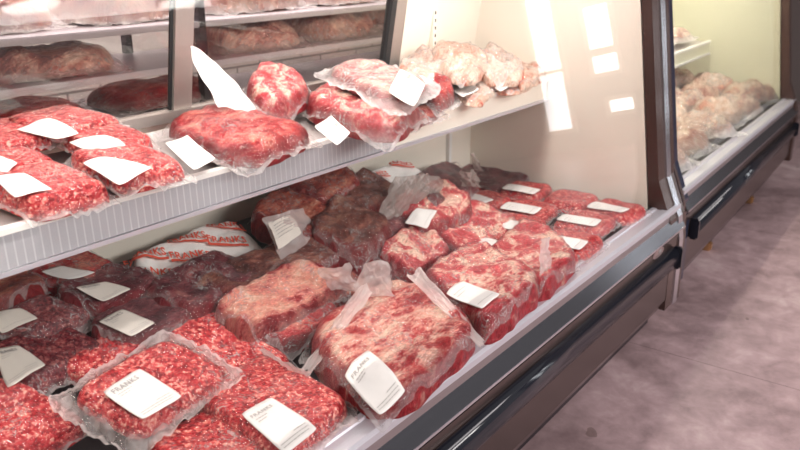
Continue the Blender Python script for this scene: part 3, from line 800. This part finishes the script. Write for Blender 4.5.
# --- front left ground beef
DP('ground_beef_pack', 'ground beef pack in the bottom left corner of the photo', GD, [(20,480),(100,425),(40,394),(-50,430)], .555, .05, 'ground', **gb)
DP('ground_beef_pack', 'small bright ground beef pack at the left edge, in front of the square dull label', GD, [(0,424),(52,398),(8,380),(-42,400)], .575, .04, 'ground', 'film_heavy', **gb)
DP('ground_beef_pack', 'ground beef pack half hidden behind the foremost pack, above its upper left edge', GD, [(92,396),(160,352),(118,332),(48,372)], .565, .05, 'ground', **gb)
DP('ground_beef_pack', 'ground beef pack behind the foremost pack, under the crumpled bag corner', GD, [(216,372),(268,344),(196,306),(146,336)], .56, .05, 'ground', **gb)
DP('ground_beef_pack', 'ground beef pack between the foremost pack and the pack with the tilted label', GD, [(244,400),(306,366),(238,330),(186,362)], .565, .05, 'ground', **gb)
DP('ground_beef_pack', 'ground beef pack at the bottom edge between the two labelled front packs', GD, [(206,505),(290,455),(214,404),(128,450)], .555, .05, 'ground', **gb)
PR = DP('ground_beef_pack', 'labelled ground beef pack by the front glass, right of the foremost pack', GD, [(290,476),(368,410),(262,350),(176,404)], .575, .055, 'ground', 'film_hero', label_q=[(285,455),(319,430),(271,399),(240,416)], **gb)
PH = DP('ground_beef_pack', 'foremost ground beef pack lying on top of the others, large square white label', GD, [(128,458),(256,372),(170,328),(44,402)], .635, .045, 'ground', 'film_hero', res=60, label_q=[(143,424),(184,400),(140,372),(102,397)], p=6, q=9, lump=.10, outline=.03, inset=(.76, .80), rip=.009)
# --- middle
DP('beef_pack', 'long flank cut heavy with cream fat streaks, left of the big labelled brisket', GC, [(262,346),(356,292),(304,264),(202,316)], .58, .075, 'flank', 'film', res=54, **cut)
DP('beef_pack', 'bright red beef trimmings pack wedged between the flank and the brisket', GC, [(290,356),(352,318),(298,296),(232,336)], .565, .055, 'bright', 'film_heavy', **cut)
PB = DP('beef_pack', 'big marbled brisket pack by the front glass with tilted white label', GC, [(384,424),(488,340),(402,280),(290,352)], .56, .10, 'brisket', 'film', res=70, label_q=[(380,408),(407,388),(368,352),(343,375)], p=3.6, q=14, lump=.10, outline=.08, inset=(1.0, 1.02))
DP('steak_pack', 'thick labelled steak by the front glass, right of the clear bag edge', GC, [(482,338),(540,292),(474,250),(426,286)], .565, .10, 'ribeye', res=54, label_q=[(482,313),(501,297),(463,282),(445,292)], text='plain', cat='steak', **cut)
PV = DP('steak_pack', 'steak by the front glass with a clear bag end standing up from it', GC, [(530,300),(580,264),(532,228),(486,254)], .565, .08, 'ribeye', cat='steak', **cut)
DP('steak_pack', 'marbled ribeye behind the labelled steak, in the middle of the lit deck', GC, [(478,272),(526,240),(472,204),(426,232)], .57, .07, 'ribeye', res=54, cat='steak', **cut)
DP('steak_pack', 'pink steak just left of the marbled ribeye, behind the folded clear flaps', GC, [(412,288),(452,260),(420,236),(376,256)], .56, .09, 'ribeye', cat='steak', **cut)
DP('steak_pack', 'bone-in steak with white label and fatty top at the edge of the shelf shade', GC, [(428,244),(478,216),(436,190),(388,214)], .575, .10, 'ribeye', cat='steak', label_q=[(427,230),(438,217),(417,211),(404,221)], text='plain', **cut)
DP('steak_pack', 'dark brown aged steak with red cut side, middle of the shaded deck', GC, [(358,266),(396,236),(342,210),(308,238)], .585, .10, 'brown', cat='steak', **cut)
DP('steak_pack', 'dark brown aged steak directly left of the faint printed parcel', GC, [(366,228),(402,204),(364,180), (332,204)], .585, .09, 'brown', cat='steak', **cut)
DP('steak_pack', 'aged steak with reddish fatty top, farthest back in the dark steak group', GC, [(324,212),(364,190),(322,166),(284,188)], .615, .08, 'rust', cat='steak', **cut)
PS = DP('steak_pack', 'rusty red aged steak behind the upright slip label', GC, [(306,252),(350,218),(300,192),(248,222)], .58, .085, 'rust', cat='steak', **cut)
PG = DP('steak_pack', 'plum dark steak under the grey clear bag in the shelf shade', GC, [(388,250),(432,220),(400,196),(356,226)], .565, .085, 'plum', 'film_heavy', cat='steak', **cut)
DP('steak_pack', 'red steak in loose film behind the bone-in steak, close to the back wall', GC, [(440,214),(480,192),(446,170),(406,190)], .555, .07, 'plum', 'film_heavy', cat='steak', **cut)
PT = DP('steak_pack', 'dark red beef pack in the back corner with pinched red bag tip', GC, [(498,198),(534,182),(480,158),(450,180)], .56, .07, 'plum', 'film_heavy', cat='steak', **cut)
DP('steak_pack', 'brown steak between the dark aged steak and the pink steak', GC, [(380,292),(406,270),(372,246),(340,268)], .55, .07, 'plum', 'film_heavy', cat='steak', **cut)
DP('beef_pack', 'dull red beef lying under the folded clear flaps left of the pink steak', GC, [(345,312),(400,284),(360,262),(300,286)], .545, .055, 'rust', 'film_heavy', **cut)
DP('beef_pack', 'pink beef piece filling the gap between the brisket and the labelled steak', GC, [(446,318),(470,292),(432,268),(404,290)], .545, .06, 'brisket', 'film_heavy', **cut)
# --- printed paper parcels
def parcel(label, quad, z, h, marks, seed, sz):
    p_, up = hit(quad, z, h); z += up; h *= .6; sl = grad(p_.x, p_.y); print('PARCEL', tuple(p_), z)
    p = Pack('paper_parcel', label, 'wrapped parcel', 'printed paper parcels on the deck', quad, z, h, 'paper', bag=False, slope=sl, p=7, q=20, lump=.25, outline=.04, inset=(1, 1), res=40, seed=seed)
    p.has_bag = False
    me = [c for c in p.root.children if c.name.startswith('meat')][0]; me.name = 'paper_wrap'; me.data.name = 'paper_wrap'
    for k, (cx, cy, ang, word) in enumerate(marks):
        c = onP(cx, cy, p.c+Vector((0, 0, h)), Vector((-sl[0], -sl[1], 1)))-p.c
        c2_ = onP(cx+10, cy+ang*10, p.c+Vector((0, 0, h)), Vector((-sl[0], -sl[1], 1)))-p.c-c; ang = math.atan2(c2_.y, c2_.x); ca, sa = math.cos(ang), math.sin(ang)
        def fn(a, b):
            x = (a-.5)*sz; y = (b-.3)*sz*.42
            X = c.x+x*ca-y*sa; Y = c.y+x*sa+y*ca
            return Vector((X, Y, p.surf_s(X, Y)+.0022))
        t = put_text('printed_word', [(word, .0, .30, .50)], fn, sz, sz*.42, M['red_ink'], me, .03, .98)
        sheet('printed_banner', lambda a, b: fn(a*1.0, .02+b*.17+.03*math.sin(a*6.28)), 12, 2, M['red_ink'], me)
    return p
parcel('large white paper parcel printed with a red shop name, under the shelf', [(172,304),(268,258),(232,220),(126,262)], .565, .06,
       [(192,260,.0,'FRANKS'), (146,257,.0,'FRANKS'), (188,242,.0,'FRANKS'), (228,246,.1,'FRANKS'), (152,276,.1,'FRANKS'), (226,228,.1,'FRANKS')], 4.2, .118)
parcel('white paper parcel with faint red print behind the dark steaks, against the back wall', [(392,214),(438,186),(404,160),(346,184)], .60, .05, [(378,177,.0,'FRANKS'), (402,166,.1,'FRANKS')], 8.1, .10)
# --- rows of ground beef packs by the end wall
ends = [
 (2.99, 1.74, None, 'the back corner of the end wall'), (2.995, 1.52, 'y', 'the end wall, second from the back'), (2.99, 1.31, None, 'the end wall, second from the front glass'), (2.97, 1.11, 'y', 'the end wall and the front glass'),
 (2.775, 1.60, 'y', 'the second row from the end wall, at the back'), (2.775, 1.385, 'y', 'the second row from the end wall, middle'), (2.75, 1.14, 'y', 'the second row from the end wall, near the front glass'),
 (2.56, 1.53, 'y', 'the third row from the end wall, at the back'), (2.56, 1.335, 'y', 'the third row from the end wall, middle'), (2.53, 1.10, 'y', 'the third row from the end wall, by the front glass'),
 (2.36, 1.47, 'y', 'the fourth row from the end wall, at the back'), (2.35, 1.27, 'y', 'the fourth row from the end wall, middle'), (2.34, 1.11, 'y', 'the fourth row from the end wall, by the front glass')]
for i, (x, y, lb, tx) in enumerate(ends):
    r = random.uniform(-.10, .10); z = .572+random.uniform(0, .012)
    Q = wquad(x, y, .25, .228, r, z)
    lq = None
    if lb:
        zt = z+.05*1.02
        lq = wquad(x-.055+random.uniform(-.01, .01), y+random.uniform(-.01, .01), .085, .15, r, zt)
    Pack('ground_beef_pack', 'small ground beef pack in '+tx if tx.startswith('the s') or tx.startswith('the t') or tx.startswith('the f') else 'small ground beef pack against '+tx, 'meat pack', 'rows of ground beef by the end wall', Q, z, .05, 'ground', 'film',
         p=5, q=8, lump=.12, outline=.04, inset=(.88, .86), res=26, label_q=lq, text='plain' if lb else False, zq=z)
# --- standing bag ends and folds
def LZ(px_, py_, z):       # point at height z above a flat deck, carried up with the sloping pile
    up = 0.0
    for _ in range(40):
        p = onZ(px_, py_, z+up); up = .5*up+.5*pile(p.x, p.y)
    return onZ(px_, py_, z+up)
addflap(PS, [LZ(282, 262, .64), LZ(318, 238, .64), LZ(303, 208, .70)+Vector((.0, .0, .0)), LZ(262, 218, .72)], 'flap', .015, .004, 2.0)
sl = flap('slip_label', [LZ(279, 249, .675), LZ(302, 233, .675), LZ(290, 214, .705), LZ(268, 223, .715)], M['label_old'], PS.root, .008, 2.0, .001, 10, 0)
LP = [LZ(279, 249, .68)-PS.root.location, LZ(302, 233, .68)-PS.root.location, LZ(290, 214, .71)-PS.root.location, LZ(268, 223, .72)-PS.root.location]
def lf(a, b):
    p = LP[0]*(1-a)*(1-b)+LP[1]*a*(1-b)+LP[2]*a*b+LP[3]*(1-a)*b
    return p+Vector((0, -.004, .006+.008*4*a*(1-a)*b))
bars('fine_print', [(.1, .9, .88), (.1, .9, .74), (.1, .8, .64), (.1, .9, .54), (.1, .9, .42), (.1, .7, .30)], lf, M['ink'], sl, .02)
addflap(PB, [LZ(352, 300, .66), LZ(396, 296, .67), LZ(386, 262, .76), LZ(362, 262, .76)], 'flap', .02, .005, 5.0)
addflap(PB, [LZ(330, 290, .66), LZ(360, 292, .66), LZ(350, 262, .73), LZ(318, 268, .73)], 'flap', .02, .005, 9.0)
addflap(PB, [LZ(484, 340, .63), LZ(478, 345, .63), LZ(404, 272, .72), LZ(420, 266, .72)], 'flap', .01, .004, 12.0)
addflap(PB, [LZ(300, 372, .62), LZ(308, 380, .62), LZ(372, 292, .70), LZ(356, 290, .70)], 'flap', .012, .005, 15.0)
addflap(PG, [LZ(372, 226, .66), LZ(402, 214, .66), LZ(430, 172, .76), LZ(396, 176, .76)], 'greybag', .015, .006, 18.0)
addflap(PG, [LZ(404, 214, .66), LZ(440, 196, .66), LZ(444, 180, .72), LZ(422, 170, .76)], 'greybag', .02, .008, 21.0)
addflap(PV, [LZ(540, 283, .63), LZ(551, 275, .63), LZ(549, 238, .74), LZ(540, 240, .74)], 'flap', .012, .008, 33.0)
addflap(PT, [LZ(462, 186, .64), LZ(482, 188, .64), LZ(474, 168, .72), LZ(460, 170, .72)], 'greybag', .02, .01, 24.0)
addflap(PT, [LZ(474, 170, .66), LZ(484, 172, .66), LZ(474, 153, .74), LZ(470, 153, .74)], 'flap', .005, .003, 27.0)
addflap(PR, [LZ(262, 356, .60), LZ(300, 380, .60), LZ(312, 372, .66), LZ(262, 345, .66)], 'flap', .01, .006, 30.0)

#PART3
# ================================================================ SECOND CASE CONTENTS
def c2(x, y):      # local case-2 coordinates to world
    r = math.radians(1.9); return 3.50+x*math.cos(r)-(y)*math.sin(r), .95+x*math.sin(r)+y*math.cos(r)
k = 0
place = ['by the post', 'second from the post', 'third from the post', 'fourth from the post', 'fifth from the post', 'farthest from the post']
rowt = ['front glass row', 'middle row', 'back row']
for ri, yy in enumerate((.30, .55, .80)):
    for i in range(6):
        x = .30+i*.42+.12*(ri % 2); X, Y = c2(min(x, 2.40), yy)
        up = (.0, .04, .07)[ri]+random.uniform(0, .04)
        wpack('meat_bag', 'bagged pale brown meat in the second case, '+rowt[ri]+', '+place[i], 'meat bag', 'bagged meat piled in the second case', X, Y, .46, .34, random.uniform(-.5, .5), .56+up, .11,
              'sausage' if (i+ri) % 3 else 'poultry', ('film_pale', 'film_heavy')[(i+ri) % 2], res=22, lump=.3, p=2.6, q=4, inset=(.84, .8), outline=.15, slope=(random.uniform(-.1, .1), random.uniform(-.05, .15)))
for i in range(5):
    X, Y = c2(.45+i*.42, .80)
    wpack('meat_bag', 'bagged pale meat on the upper shelf of the second case, '+place[i], 'meat bag', 'bagged meat on the second case shelf', X, Y, .42, .30, random.uniform(-.3, .3), .99, .075,
          'poultry' if i % 2 else 'sausage', 'film_pale', res=20, lump=.35, p=2.6, q=4, inset=(.84, .8), outline=.15)

# ================================================================ LIGHT
w = bpy.data.worlds.new('world'); S.world = w; w.use_nodes = True
bg = w.node_tree.nodes['Background']; bg.inputs[0].default_value = (1.0, .97, .95, 1); bg.inputs[1].default_value = .29
def area(name, loc, size, power, col=(1, .95, .9), rot=(0, 0, 0)):
    l = bpy.data.lights.new(name, 'AREA'); l.shape = 'RECTANGLE'; l.size, l.size_y = size; l.energy = power; l.color = col
    o = bpy.data.objects.new(name, l); C.objects.link(o); o.location = loc; o.rotation_euler = rot; return o
area('case_light', (1.67, 1.40, 1.715), (2.75, .05), 24, (1, .93, .88))
area('second_case_light', (4.8, 1.50, 1.715), (2.4, .05), 34, (1, .95, .80), (0, 0, math.radians(1.9)))
area('back_room_light', (2.3, 2.6, 2.6), (2.5, .5), 110, (1, .94, .92))
area('shop_light', (3.5, -1.6, 2.9), (4.5, 1.0), 110, (1, .93, .93))
d_ = Vector((2.0, 1.8, .8))-Vector((2.4, -3.3, 2.6))
area('front_fill_light', (2.4, -3.3, 2.6), (5, .6), 150, (1, .95, .93), d_.to_track_quat('-Z', 'Y').to_euler())  # added fill light, reaches under the shelf to brighten the case back wall
